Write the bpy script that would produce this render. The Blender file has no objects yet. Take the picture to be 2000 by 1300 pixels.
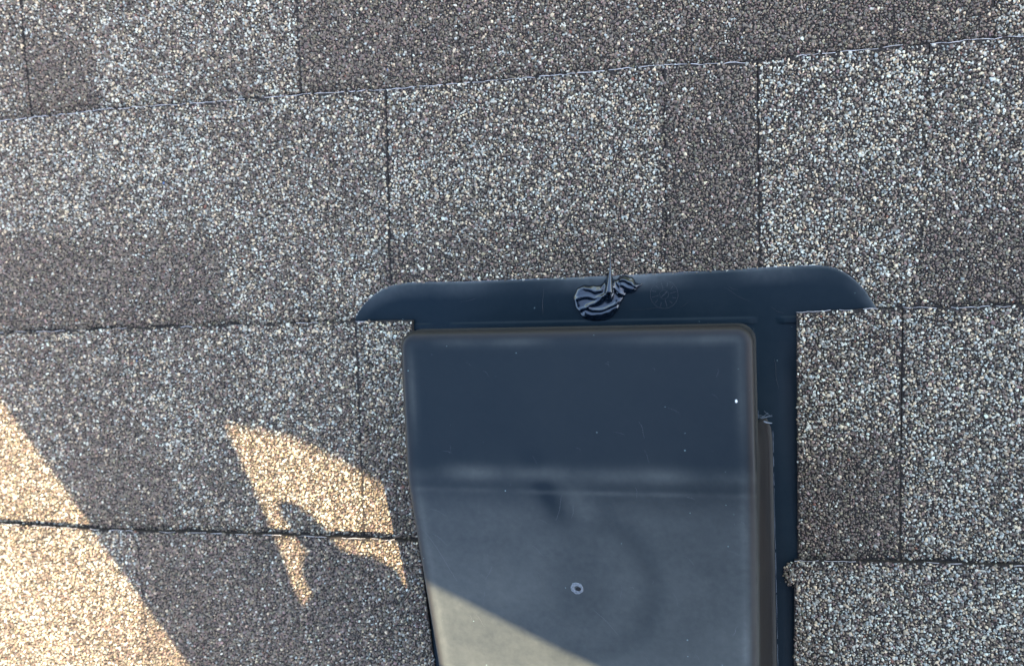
import bpy, bmesh, math, random
import numpy as np
from mathutils import Matrix, Vector, noise

random.seed(7)
rng = np.random.default_rng(11)
R = math.radians
sc = bpy.context.scene
C = sc.collection

# ------------------------------------------------------------------ frame
# Roof coordinates, in millimetres: X along the courses, Y down the slope,
# Z out of the roof.  M turns them into world metres.
PITCH = R(22)
ROOF = Matrix.Translation((0, 0, 3.2)) @ Matrix.Rotation(-PITCH, 4, 'X')
MM = 0.001

# ------------------------------------------------------------------ camera
F = 2200.0
ax, ay, az = 0.08321132337511167, -0.2789254979148036, 0.016713739180487647
CAM = Vector((190.6593, -97.6006, 663.4266))
Rm = Matrix.Rotation(az, 3, 'Z') @ Matrix.Rotation(ay, 3, 'Y') @ Matrix.Rotation(ax, 3, 'X')
cam_d = bpy.data.cameras.new('camera')
cam = bpy.data.objects.new('camera', cam_d)
C.objects.link(cam)
cam_d.sensor_width = 36.0
cam_d.lens = 36.0 * F / 2000.0
cam_d.clip_start = 0.01
cam_d.clip_end = 3000
cam_d.dof.use_dof = True; cam_d.dof.focus_distance = 0.64; cam_d.dof.aperture_fstop = 9.0
cam.matrix_world = ROOF @ (Matrix.Translation(CAM * MM) @ Rm.transposed().to_4x4())
sc.camera = cam

# ------------------------------------------------------------------ light
TX, TY = 0.79, -0.645                       # towards the sun per unit of height over the roof
sun_dir = (ROOF.to_3x3() @ Vector((TX, TY, 1.0))).normalized()
w = bpy.data.worlds.new('World'); sc.world = w; w.use_nodes = True
nt = w.node_tree; nt.nodes.clear()
sky = nt.nodes.new('ShaderNodeTexSky'); sky.sky_type = 'NISHITA'; sky.sun_disc = False
sky.sun_elevation = math.asin(sun_dir.z)
sky.sun_rotation = math.atan2(sun_dir.x, sun_dir.y)
sky.air_density = 1.0; sky.dust_density = 1.5; sky.ozone_density = 0.6
bg = nt.nodes.new('ShaderNodeBackground'); bg.inputs['Strength'].default_value = 0.13
wo = nt.nodes.new('ShaderNodeOutputWorld')
nt.links.new(sky.outputs[0], bg.inputs[0]); nt.links.new(bg.outputs[0], wo.inputs[0])
sd = bpy.data.lights.new('sun', 'SUN'); sd.energy = 2.9; sd.angle = R(0.6); sd.color = (1.0, 0.85, 0.58)
sun = bpy.data.objects.new('sun', sd); C.objects.link(sun)
sun.rotation_euler = sun_dir.to_track_quat('Z', 'Y').to_euler()
sun.location = (3, 0, 8)
vs = sc.view_settings
vs.view_transform = 'Standard'; vs.look = 'None'; vs.gamma = 1; vs.use_curve_mapping = False
vs.exposure = 2.55

# ------------------------------------------------------------------ helpers
def tag(o, label=None, cat=None, group=None, kind=None):
    if label: o['label'] = label
    if cat: o['category'] = cat
    if group: o['group'] = group
    if kind: o['kind'] = kind
    return o

def empty(name, loc=(0, 0, 0)):
    o = bpy.data.objects.new(name, None)
    o.empty_display_size = 0.05
    C.objects.link(o)
    o.matrix_world = ROOF @ Matrix.Translation(Vector(loc) * MM)
    o['_org'] = list(loc)
    return o

def put(name, verts, faces, mat, parent=None, smooth=False, attrs=None):
    """verts in roof millimetres; one mesh object, child of parent (an empty on the roof)."""
    me = bpy.data.meshes.new(name)
    org = np.zeros(3)
    p = parent
    while p is not None:
        if '_org' in p: org = np.array(p['_org'][:]); break
        p = p.parent
    v = (np.asarray(verts, float) - org) * MM
    me.from_pydata([tuple(q) for q in v], [], [tuple(int(i) for i in f) for f in faces])
    if attrs:
        for k, a in attrs.items():
            at_ = me.attributes.new(k, 'FLOAT', 'POINT'); at_.data.foreach_set('value', np.asarray(a, np.float32))
    if smooth:
        me.polygons.foreach_set('use_smooth', [True] * len(me.polygons))
    me.materials.append(mat)
    me.update()
    o = bpy.data.objects.new(name, me); C.objects.link(o)
    if parent is not None: o.parent = parent
    else: o.matrix_world = ROOF
    return o

class MB:
    def __init__(s): s.v = []; s.f = []
    def add(s, v, f):
        n = len(s.v); s.v += [tuple(q) for q in v]; s.f += [tuple(i + n for i in g) for g in f]
    def box(s, x0, x1, y0, y1, z0, z1):
        s.add([(x0,y0,z0),(x1,y0,z0),(x1,y1,z0),(x0,y1,z0),(x0,y0,z1),(x1,y0,z1),(x1,y1,z1),(x0,y1,z1)],
              [(0,3,2,1),(4,5,6,7),(0,1,5,4),(1,2,6,5),(2,3,7,6),(3,0,4,7)])
    def tube(s, pts, rad, n=8, cap=True):
        pts = [Vector(p) for p in pts]
        rad = rad if hasattr(rad, '__len__') else [rad] * len(pts)
        V = []; Fc = []
        for i, p in enumerate(pts):
            d = (pts[min(i+1, len(pts)-1)] - pts[max(i-1, 0)]).normalized()
            a = d.orthogonal().normalized() if i == 0 else (a - d * a.dot(d)).normalized()
            b = d.cross(a)
            for k in range(n):
                t = 2 * math.pi * k / n
                V.append(p + (a * math.cos(t) + b * math.sin(t)) * rad[i])
        for i in range(len(pts) - 1):
            for k in range(n):
                Fc.append((i*n+k, i*n+(k+1) % n, (i+1)*n+(k+1) % n, (i+1)*n+k))
        if cap:
            Fc.append(tuple(range(n))[::-1]); Fc.append(tuple((len(pts)-1)*n + k for k in range(n)))
        s.add(V, Fc)
    def put(s, name, mat, parent=None, smooth=False): return put(name, s.v, s.f, mat, parent, smooth)

def cam_ray(x, y, z=0.0):
    """the point of the plane Z=z that shows at photograph pixel (x, y)"""
    d = Rm.transposed() @ Vector(((x - 1000) / F, -(y - 650) / F, -1.0))
    t = (z - CAM.z) / d.z
    return CAM + d * t

def project(P):
    """numpy: roof mm -> photograph pixels"""
    A = np.array(Rm); q = (P - np.array(CAM)) @ A.T
    return np.stack([1000 + F * q[:, 0] / -q[:, 2], 650 - F * q[:, 1] / -q[:, 2]], 1)

# ------------------------------------------------------------------ materials
def mat(name, col=(.5,.5,.5), rough=.6, spec=.5):
    m = bpy.data.materials.new(name); m.use_nodes = True
    b = m.node_tree.nodes['Principled BSDF']
    b.inputs['Base Color'].default_value = (*col, 1)
    b.inputs['Roughness'].default_value = rough
    b.inputs['Specular IOR Level'].default_value = spec
    return m, m.node_tree, b

def nz(nt, scale, detail=4, rough=.55, vec=None, dim='3D'):
    n = nt.nodes.new('ShaderNodeTexNoise'); n.inputs['Scale'].default_value = scale
    n.inputs['Detail'].default_value = detail; n.inputs['Roughness'].default_value = rough
    if vec is None:
        tc = nt.nodes.new('ShaderNodeTexCoord'); vec = tc.outputs['Object']
    nt.links.new(vec, n.inputs['Vector'])
    return n.outputs['Fac']

def ramp(nt, fac, stops):
    r = nt.nodes.new('ShaderNodeValToRGB')
    while len(r.color_ramp.elements) < len(stops): r.color_ramp.elements.new(.5)
    for e, (p, c) in zip(r.color_ramp.elements, stops):
        e.position = p; e.color = (*c, 1) if len(c) == 3 else c
    nt.links.new(fac, r.inputs[0]); return r.outputs[0]

def mix(nt, fac, a, b):
    m = nt.nodes.new('ShaderNodeMix'); m.data_type = 'RGBA'
    if isinstance(fac, (int, float)): m.inputs[0].default_value = fac
    else: nt.links.new(fac, m.inputs[0])
    for sck, v in ((m.inputs[6], a), (m.inputs[7], b)):
        if isinstance(v, tuple): sck.default_value = (*v, 1)
        else: nt.links.new(v, sck)
    return m.outputs[2]

def math_n(nt, op, a, b=0.0, clamp=False):
    m = nt.nodes.new('ShaderNodeMath'); m.operation = op; m.use_clamp = clamp
    for s_, v in ((m.inputs[0], a), (m.inputs[1], b)):
        if isinstance(v, (int, float)): s_.default_value = v
        else: nt.links.new(v, s_)
    return m.outputs[0]

def attr(nt, name):
    a = nt.nodes.new('ShaderNodeAttribute'); a.attribute_name = name; return a

def bump(nt, b, h, strength=.3, dist=.001):
    n = nt.nodes.new('ShaderNodeBump'); n.inputs['Strength'].default_value = strength; n.inputs['Distance'].default_value = dist
    nt.links.new(h, n.inputs['Height']); nt.links.new(n.outputs[0], b.inputs['Normal'])

# asphalt between the granules
m_asphalt, t_, b_ = mat('asphalt', (.022, .02, .019), .9, .12)
nt2 = t_; c_ = ramp(t_, nz(t_, 900, 3), [(.35, (.02, .017, .015)), (.7, (.07, .058, .048))])
t_.links.new(c_, b_.inputs['Base Color'])
# mineral granules, one colour each
m_gran, t_, b_ = mat('granule', (.1, .09, .08), .45, .5)
a_ = attr(t_, 'tint'); t_.links.new(a_.outputs['Color'], b_.inputs['Base Color'])
# roofing beyond the near courses, and the roof at large
def far_shingle():
    m, t, b = mat('shingle_granules', rough=.85, spec=.3)
    tc = t.nodes.new('ShaderNodeTexCoord')
    v = t.nodes.new('ShaderNodeTexVoronoi'); v.inputs['Scale'].default_value = 620
    t.links.new(tc.outputs['Object'], v.inputs['Vector'])
    sep = t.nodes.new('ShaderNodeSeparateColor'); t.links.new(v.outputs['Color'], sep.inputs[0])
    big = nz(t, 7, 3, vec=tc.outputs['Object'])
    s = math_n(t, 'ADD', sep.outputs[0], math_n(t, 'MULTIPLY', math_n(t, 'SUBTRACT', big, .5), 1.2))
    c = ramp(t, s, [(.0, (.03, .025, .02)), (.25, (.10, .078, .06)), (.6, (.14, .11, .085)), (.72, (.45, .39, .32)), (1, (.62, .54, .42))])
    t.links.new(c, b.inputs['Base Color'])
    bump(t, b, v.outputs['Distance'], .6, .001)
    return m
m_far = far_shingle()
# fibreglass threads on cut edges
m_thread, t_, b_ = mat('glass_fibre', (.55, .50, .46), .5)
# black weathered plastic.  attribute 'wear' lifts the dusty grey and the painted-in sheen
def plastic(name, base, dusty, r0, r1, spec=.5, scratch=True):
    m, t, b = mat(name, base, r0, spec)
    tc = t.nodes.new('ShaderNodeTexCoord'); ob = tc.outputs['Object']
    a = attr(t, 'wear_sheen').outputs['Fac']
    n1 = nz(t, 22, 6, .62, ob); n2 = nz(t, 260, 4, .6, ob); n3 = nz(t, 4200, 2, .5, ob)
    n0 = nz(t, 9, 5, .6, ob)
    k_ = math_n(t, 'ADD', math_n(t, 'MULTIPLY', math_n(t, 'SUBTRACT', n1, .5), .9), math_n(t, 'MULTIPLY', math_n(t, 'SUBTRACT', n0, .5), .9))
    k_ = math_n(t, 'ADD', k_, math_n(t, 'MULTIPLY', n2, .5))
    f = math_n(t, 'MULTIPLY', math_n(t, 'ADD', a, .012), math_n(t, 'MAXIMUM', math_n(t, 'ADD', k_, .6), .05))
    f = math_n(t, 'MINIMUM', f, 1.0)
    col = mix(t, f, base, dusty)
    col = mix(t, math_n(t, 'MULTIPLY', attr(t, 'rim').outputs['Fac'], math_n(t, 'ADD', math_n(t, 'MULTIPLY', n1, .8), .25)), col, (.034, .024, .018))  # brown of the reflected shingles painted along the rim
    spv = math_n(t, 'MULTIPLY', math_n(t, 'SUBTRACT', 1.0, math_n(t, 'MULTIPLY', f, 3.4), True), spec)
    t.links.new(spv, b.inputs['Specular IOR Level'])
    # fine dust specks
    sp = t.nodes.new('ShaderNodeTexVoronoi'); sp.inputs['Scale'].default_value = 210
    t.links.new(ob, sp.inputs['Vector'])
    sepc = t.nodes.new('ShaderNodeSeparateColor'); t.links.new(sp.outputs['Color'], sepc.inputs[0])
    rad = math_n(t, 'MULTIPLY', math_n(t, 'POWER', sepc.outputs[1], 2.5), .10)
    near = math_n(t, 'LESS_THAN', sp.outputs['Distance'], rad)
    pick = math_n(t, 'GREATER_THAN', sepc.outputs[0], .55)
    col = mix(t, math_n(t, 'MULTIPLY', math_n(t, 'MULTIPLY', near, pick), .7), col, (.20, .27, .25))
    if False:   # long faint scratches, stretched noise at two angles
        for ang, sc_, th in ((.5, (14, 900, 14), .705), (-1.1, (20, 1300, 20), .72)):
            mp = t.nodes.new('ShaderNodeMapping'); mp.inputs['Rotation'].default_value = (0, 0, ang)
            mp.inputs['Scale'].default_value = sc_
            t.links.new(ob, mp.inputs['Vector'])
            s_ = nz(t, 1.0, 2, .5, mp.outputs[0])
            g = math_n(t, 'MULTIPLY', math_n(t, 'SUBTRACT', s_, th, True), 8.0, True)
            col = mix(t, math_n(t, 'MULTIPLY', g, .5), col, (.16, .16, .16))
    t.links.new(col, b.inputs['Base Color'])
    rr = math_n(t, 'ADD', math_n(t, 'MULTIPLY', f, r1 - r0), math_n(t, 'ADD', math_n(t, 'MULTIPLY', n1, .10), r0 - .05))
    t.links.new(rr, b.inputs['Roughness'])
    hh = math_n(t, 'ADD', n2, math_n(t, 'MULTIPLY', n3, .25))
    bump(t, b, hh, .12, .0006)
    return m
m_hood = plastic('black_hood_plastic', (.0006, .0060, .0095), (.34, .34, .30), .38, .62, .25)  # blue of the reflected sky put into the base colour
m_flange = plastic('black_flange_plastic', (.0003, .0075, .0130), (.16, .17, .17), .32, .6, .12)  # bluish base again carries the sky's reflection
m_tar, t_, b_ = mat('black_sealant', (.004, .008, .014), .17, 1.0)
m_mark, t_, b_ = mat('scuffed_plastic', (.17, .19, .21), .6)
m_hole, t_, b_ = mat('hole_black', (.004, .004, .004), .9)
m_white, t_, b_ = mat('white_drop', (.75, .73, .68), .5)
m_deck, t_, b_ = mat('plywood', (.25, .18, .11), .8)
t_.links.new(ramp(t_, nz(t_, 12, 5), [(.3, (.18, .12, .07)), (.7, (.32, .24, .15))]), b_.inputs['Base Color'])
m_grass, t_, b_ = mat('lawn', (.06, .09, .03), .9)
t_.links.new(ramp(t_, nz(t_, 1.5, 8), [(.3, (.035, .055, .018)), (.7, (.09, .11, .045))]), b_.inputs['Base Color'])
m_jacket, t_, b_ = mat('grey_cloth', (.13, .14, .16), .9, .2)
bump(t_, b_, nz(t_, 60, 5), .4, .004)
m_jeans, t_, b_ = mat('denim', (.06, .08, .13), .9, .2)
bump(t_, b_, nz(t_, 70, 5), .4, .004)
m_skin, t_, b_ = mat('skin', (.42, .24, .16), .5)
m_hair, t_, b_ = mat('cap_cloth', (.03, .03, .035), .9, .2)
m_boot, t_, b_ = mat('boot_leather', (.10, .06, .035), .6)

# ------------------------------------------------------------------ ground
me = bpy.data.meshes.new('ground')
me.from_pydata([(-900,-900,0),(900,-900,0),(900,900,0),(-900,900,0)], [], [(0,1,2,3)])
me.materials.append(m_grass)
tag(bpy.data.objects.new('ground', me), kind='structure'); C.objects.link(bpy.data.objects['ground'])

# ------------------------------------------------------------------ roof and shingles
EXP = 143.0                                  # exposure of a course
Z_BUTT, Z_BACK = 5.2, .9                     # height of a course's top at its butt and where the next one covers it
roof = empty('roof'); tag(roof, 'asphalt shingle roof slope seen from above', kind='structure')
b = MB(); b.box(-2600, 2600, -3400, 1500, -22, -0.4); b.put('deck', m_deck, roof)

# light-granule share at a photograph pixel position: the printed colour blends of every shingle
def sstep(a, b, x): 
    t = np.clip((x - a) / (b - a), 0, 1); return t * t * (3 - 2 * t)

def box_w(x, y, x0, x1, y0, y1, sx, sy0, sy1):
    return sstep(x0 - sx, x0 + sx, x) * (1 - sstep(x1 - sx, x1 + sx, x)) * sstep(y0 - sy0, y0 + sy0, y) * (1 - sstep(y1 - sy1, y1 + sy1, y))

# the blends, in roof millimetres: (row, x0, x1, fraction of the exposure from the butt where it starts / ends, light share, softness)
def blends():
    L = []
    def B(row, px0, px1, v0, v1, share, soft=2.0, vs=.12):
        ymid = {0: 110, 1: 380, 2: 850, 3: 1150}[row]
        L.append((row, cam_ray(px0, ymid).x, cam_ray(px1, ymid).x, v0, v1, share, soft, vs))
    # row 0 (v: 0 at the butt (top of picture side), 1 next to the course above it in the picture = uphill end)
    B(0, -900, 46, -1, 2, .22); B(0, 46, 190, .62, 2, .05, 3, .16); B(0, 583, 900, .45, 2, .06, 2, .35)
    B(0, 900, 1452, .3, 2, .13, 3, .3); B(0, 1452, 1942, .2, 2, .04, 2, .25)
    # row 1
    B(1, -900, 430, .55, 2, .06, 4, .12); B(1, 430, 755, -1, 2, .29, 3); B(1, 755, 1298, .62, 2, .15, 3, .16)
    B(1, 1298, 1480, -1, 2, .07, 2); B(1, 1480, 1810, -1, 2, .45, 2); B(1, 1790, 3200, .62, 2, .08, 9, .12)
    # row 2
    B(2, -900, 330, -1, 2, .22, 5); B(2, 150, 332, .55, 2, .07, 4, .14); B(2, 332, 700, -1, 2, .29, 3)
    B(2, 700, 810, .55, 2, .12, 2, .2); B(2, 1555, 1762, .6, 2, .06, 1, .12); B(2, 1762, 3200, -1, 2, .42, 1)
    # row 3
    B(3, -900, 275, -1, 2, .27, 1); B(3, 275, 720, -1, 2, .07, 1); B(3, 720, 900, -1, 2, .18, 6); B(3, 1540, 3200, -1, 2, .44, 2)
    return L
BL = blends()
BASE_SHARE = {-1: .3, 0: .36, 1: .37, 2: .35, 3: .36, 4: .3}

def share_at(row, X, Y):
    s = np.full(len(X), BASE_SHARE.get(row, .3))
    v = (row_y(row) - Y) / EXP
    n = np.array([noise.noise(Vector((x * .022, y * .022, row * 7.1))) for x, y in zip(X, Y)])
    n2 = np.array([noise.noise(Vector((x * .08, y * .08, row * 3.3 + 20))) for x, y in zip(X, Y)])
    for (r, x0, x1, v0, v1, sh, soft, vsft) in BL:
        if r != row: continue
        wgt = sstep(x0 - soft, x0 + soft, X + n2 * 1.5) * (1 - sstep(x1 - soft, x1 + soft, X + n2 * 1.5)) \
            * sstep(v0 - vsft, v0 + vsft, v + n * .12) * (1 - sstep(v1 - vsft, v1 + vsft, v))
        s = s * (1 - wgt) + sh * wgt
    s = s * (1 + n * .55 + n2 * .3)
    return np.clip(s, .02, .8)

def row_y(r):  return EXP * (1 - r)   # butt of row r (row 1 butts at Y=0)
def row_butt(r): return row_y(r)

def surf_z(r, Y, lift): 
    return Z_BUTT + lift + (Z_BACK - Z_BUTT) * np.clip((row_y(r) - Y) / EXP, -.05, 1.1) - lift * .75 * np.clip((row_y(r) - Y) / EXP, 0, 1)

# wavy butt line: the courses are not dead straight
BUTT_PX = {1: [(0,238),(58,231),(200,215),(400,201),(583,186),(750,176),(1000,155),(1300,128),(1460,123),(1560,110),(1800,87),(2000,72)],
           2: [(0,650),(250,641),(500,634),(690,627),(808,625),(1555,609),(1715,602),(2000,597)],
           3: [(0,1022),(200,1034),(500,1042),(720,1050),(805,1055),(1555,1094),(1760,1096),(2000,1104)]}
BUTT = {}
for r_, pts in BUTT_PX.items():
    q = [cam_ray(x, y, Z_BUTT * .9) for x, y in pts]
    BUTT[r_] = (np.array([p.x for p in q]), np.array([p.y for p in q]) - row_y(r_))
def butt_off(r, X):
    if r not in BUTT: return np.zeros_like(np.asarray(X, float))
    xs, ys = BUTT[r]; return np.interp(X, xs, ys)

# detailed shingle pieces: row, left X edge, right X edge, lift (tooth thickness)
def xs(row, px, y): return cam_ray(px, y, Z_BUTT * .7).x
XL, XR = -620.0, 520.0
pieces = []
def line(row, items):
    """items: list of (px top, y top, px bottom, y bottom, lift of the piece right of it)"""
    return [((cam_ray(a, b, 3).x), (cam_ray(c, d, 3).x), l) for a, b, c, d, l in items]
ROWS = {
 0: [(None, .3)] + [((40,0),(58,230), .0), ((583,0),(586,186), 1.4), ((899,40),(899,165), 1.0), ((1452,0),(1456,120), 1.5), ((1946,0),(1942,75), .2)],
 1: [(None, .6)] + [((757,185),(759,550), 0.2), ((1298,140),(1300,530), 0.8), ((1480,130),(1482,520), .0), ((1815,100),(1795,600), 0.5)],
 2: [(None, .3), ((700,650),(708,1040), 1.1), 'CUT', ((1762,612),(1757,1088), .2)],
 3: [(None, .2), ((272,1045),(287,1235), 1.3), 'CUT3'],
}
CUT_L = (cam_ray(808, 626, 4).x, cam_ray(812, 1000, 4).x)
CUT_R = (cam_ray(1555, 609, 4).x, cam_ray(1556, 1085, 4).x)
CUT_R3 = (cam_ray(1551, 1100, 4).x, cam_ray(1542, 1300, 4).x)

def add_piece(row, x0, x1, lift, under=22):
    """x0/x1 = (X at butt, X at the back) of the left / right side"""
    pieces.append((row, x0, x1, lift))

def mk(row, items, left, right):
    edges = [left] + [((cam_ray(*it[0], 3).x, cam_ray(*it[1], 3).x)) for it in items] + [right]
    return edges
for row in (0, 1):
    its = ROWS[row]
    ed = [(XL, XL)] + [(cam_ray(*it[0], 3).x, cam_ray(*it[1], 3).x) for it in its[1:]] + [(XR, XR)]
    lf = [its[0][1]] + [it[2] for it in its[1:]]
    for k in range(len(lf)): add_piece(row, ed[k], ed[k+1], lf[k])
e = (cam_ray(700, 650, 3).x, cam_ray(708, 1040, 3).x)
eX = (cam_ray(-330, 650, 3).x, cam_ray(-330, 1040, 3).x)
add_piece(2, (XL, XL), eX, .9); add_piece(2, eX, e, .3); add_piece(2, e, CUT_L, 1.1)
e = (cam_ray(1762, 612, 3).x, cam_ray(1757, 1088, 3).x)
add_piece(2, CUT_R, e, 1.3); add_piece(2, e, (XR, XR), .2)
e = (cam_ray(272, 1045, 3).x, cam_ray(290, 1255, 3).x)
add_piece(3, (XL, XL), e, .2); add_piece(3, e, (cam_ray(822, 1050, 3).x, min(54.5 - 96.5 - 7.5, cam_ray(866, 1300, 3).x)), 1.2)
add_piece(3, CUT_R3, (XR, XR), .4)
# one course beyond the frame each way
for row, cuts, split in ((-1, [-420, -250, -60, 130, 330], False), (4, [-450, -300, -170], True)):
    if split:
        ed = [XL] + cuts + [-66]; 
        for k in range(len(ed)-1): add_piece(row, (ed[k],)*2, (ed[k+1],)*2, (k % 2) * 1.2)
        ed = [172, 330, XR]
        for k in range(len(ed)-1): add_piece(row, (ed[k],)*2, (ed[k+1],)*2, (k % 2) * 1.2)
    else:
        ed = [XL] + cuts + [XR]
        for k in range(len(ed)-1): add_piece(row, (ed[k],)*2, (ed[k+1],)*2, (k % 2) * 1.2)

# flange head outline, for leaving out granules it covers
FLZ = 2.9
fl_px = [(690,640),(693,621),(701,606),(713,591),(729,576),(746,565),(766,557),(788,552.5),(815,551),(900,550),(1000,546.5),(1100,542.5),(1200,538),(1300,533),(1400,528),(1500,522),
         (1560,519),(1595,518),(1618,519.5),(1636,525),(1653,534),(1670,547),(1686,563),(1700,582),(1711,600),(1720,618)]
FL = [cam_ray(x, y, FLZ) for x, y in fl_px]
FLx = np.array([p.x for p in FL]); FLy = np.array([p.y for p in FL])
def flange_top(X): return np.interp(X, FLx, FLy, left=-1e4, right=-1e4)

def granules(name, X, Y, Z, share, parent, fine, tilt_y=0.03, size=1.0):
    n = len(X)
    K = 5 if fine else 4
    ang0 = rng.random(n) * 6.283
    r = np.clip(rng.lognormal(-.09, .24, n), .5, 1.5) * size
    big = rng.random(n) < .05; r[big] *= 1.3
    ecc = .5 + rng.random(n) * .5
    dirn = rng.random(n) * 3.1416
    hgt = (.32 + rng.random(n) * .42) * size
    tx = rng.normal(0, .3, n); ty = rng.normal(0, .3, n)
    k = np.arange(K)
    a = ang0[:, None] + 2 * np.pi * (k[None, :] + rng.uniform(-.36, .36, (n, K))) / K
    rr = r[:, None] * rng.uniform(.7, 1.2, (n, K))
    ux = np.cos(a) * rr; uy = np.sin(a) * rr * ecc[:, None]
    cd, sn = np.cos(dirn)[:, None], np.sin(dirn)[:, None]
    px, py = ux * cd - uy * sn, ux * sn + uy * cd
    vb = np.stack([X[:, None] + px, Y[:, None] + py, np.broadcast_to(Z[:, None] - .35, px.shape)], 2)
    col_n = K
    if fine:
        s = rng.uniform(.5, .9, (n, 1))
        qx, qy = px * s, py * s
        vt = np.stack([X[:, None] + qx, Y[:, None] + qy, Z[:, None] + hgt[:, None] + qx * tx[:, None] + qy * ty[:, None]], 2)
        V = np.concatenate([vb, vt], 1).reshape(-1, 3); per = 2 * K
        base = (np.arange(n) * per)[:, None, None]
        quads = np.stack([k, (k + 1) % K, (k + 1) % K + K, k + K], 1)[None] + base
        tops = (k + K)[None] + base[:, :, 0]
        loops = np.concatenate([quads.reshape(n, -1), tops], 1).ravel()
        sizes = np.tile(np.array([4] * K + [K]), n)
    else:
        vt = np.stack([X + tx, Y + ty, Z + hgt], 1)[:, None, :]
        V = np.concatenate([vb, vt], 1).reshape(-1, 3); per = K + 1
        base = (np.arange(n) * per)[:, None, None]
        tris = np.stack([k, (k + 1) % K, np.full(K, K)], 1)[None] + base
        loops = tris.ravel(); sizes = np.tile(np.array([3] * K), n)
    # colours: warm brown-black body, pale flakes cool white to cream
    u = rng.random(n); c = np.empty((n, 3))
    bright = rng.lognormal(0, .34, n)
    brown = np.array([.182, .140, .113])[None] * bright[:, None]
    brown *= (1 + rng.normal(0, .06, (n, 3)))
    dk = rng.random(n) < .15; brown[dk] *= .45
    c[:] = brown
    lt = u < share
    w_ = rng.random(n)
    pal = np.where((w_ < .30)[:, None], np.array([.62, .49, .36]), np.where((w_ < .62)[:, None], np.array([.50, .48, .44]), np.where((w_ < .82)[:, None], np.array([.36, .38, .38]), np.array([.68, .64, .57]))))
    c[lt] = (pal * rng.uniform(.6, 1.4, (n, 1)))[lt]
    md = (~lt) & (u < share + .03 + .03 * (share > .2)); c[md] = (np.array([.21, .19, .17]) * rng.uniform(.7, 1.3, (n, 1)))[md]
    odd = rng.random(n); c[odd < .0012] = (.22, .09, .06); c[odd > .99997] = (.10, .18, .40)
    c[:, 0] *= 1.03; c[:, 1] *= .97; c[:, 2] *= .80; c = np.clip(c, .003, .8)
    me = bpy.data.meshes.new(name)
    me.vertices.add(len(V)); me.vertices.foreach_set('co', (V * MM).astype(np.float32).ravel())
    me.loops.add(len(loops)); me.loops.foreach_set('vertex_index', loops.astype(np.int32))
    me.polygons.add(len(sizes))
    st = np.concatenate([[0], np.cumsum(sizes)[:-1]]).astype(np.int32)
    me.polygons.foreach_set('loop_start', st)
    at_ = me.attributes.new('tint', 'FLOAT_COLOR', 'POINT')
    cc = np.ones((n, per, 4), np.float32); cc[:, :, :3] = c[:, None, :]
    at_.data.foreach_set('color', cc.ravel())
    me.materials.append(m_gran)
    me.update(calc_edges=True)
    o = bpy.data.objects.new(name, me); C.objects.link(o); o.parent = parent
    tag(o, kind='stuff')
    return len(sizes)


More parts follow.
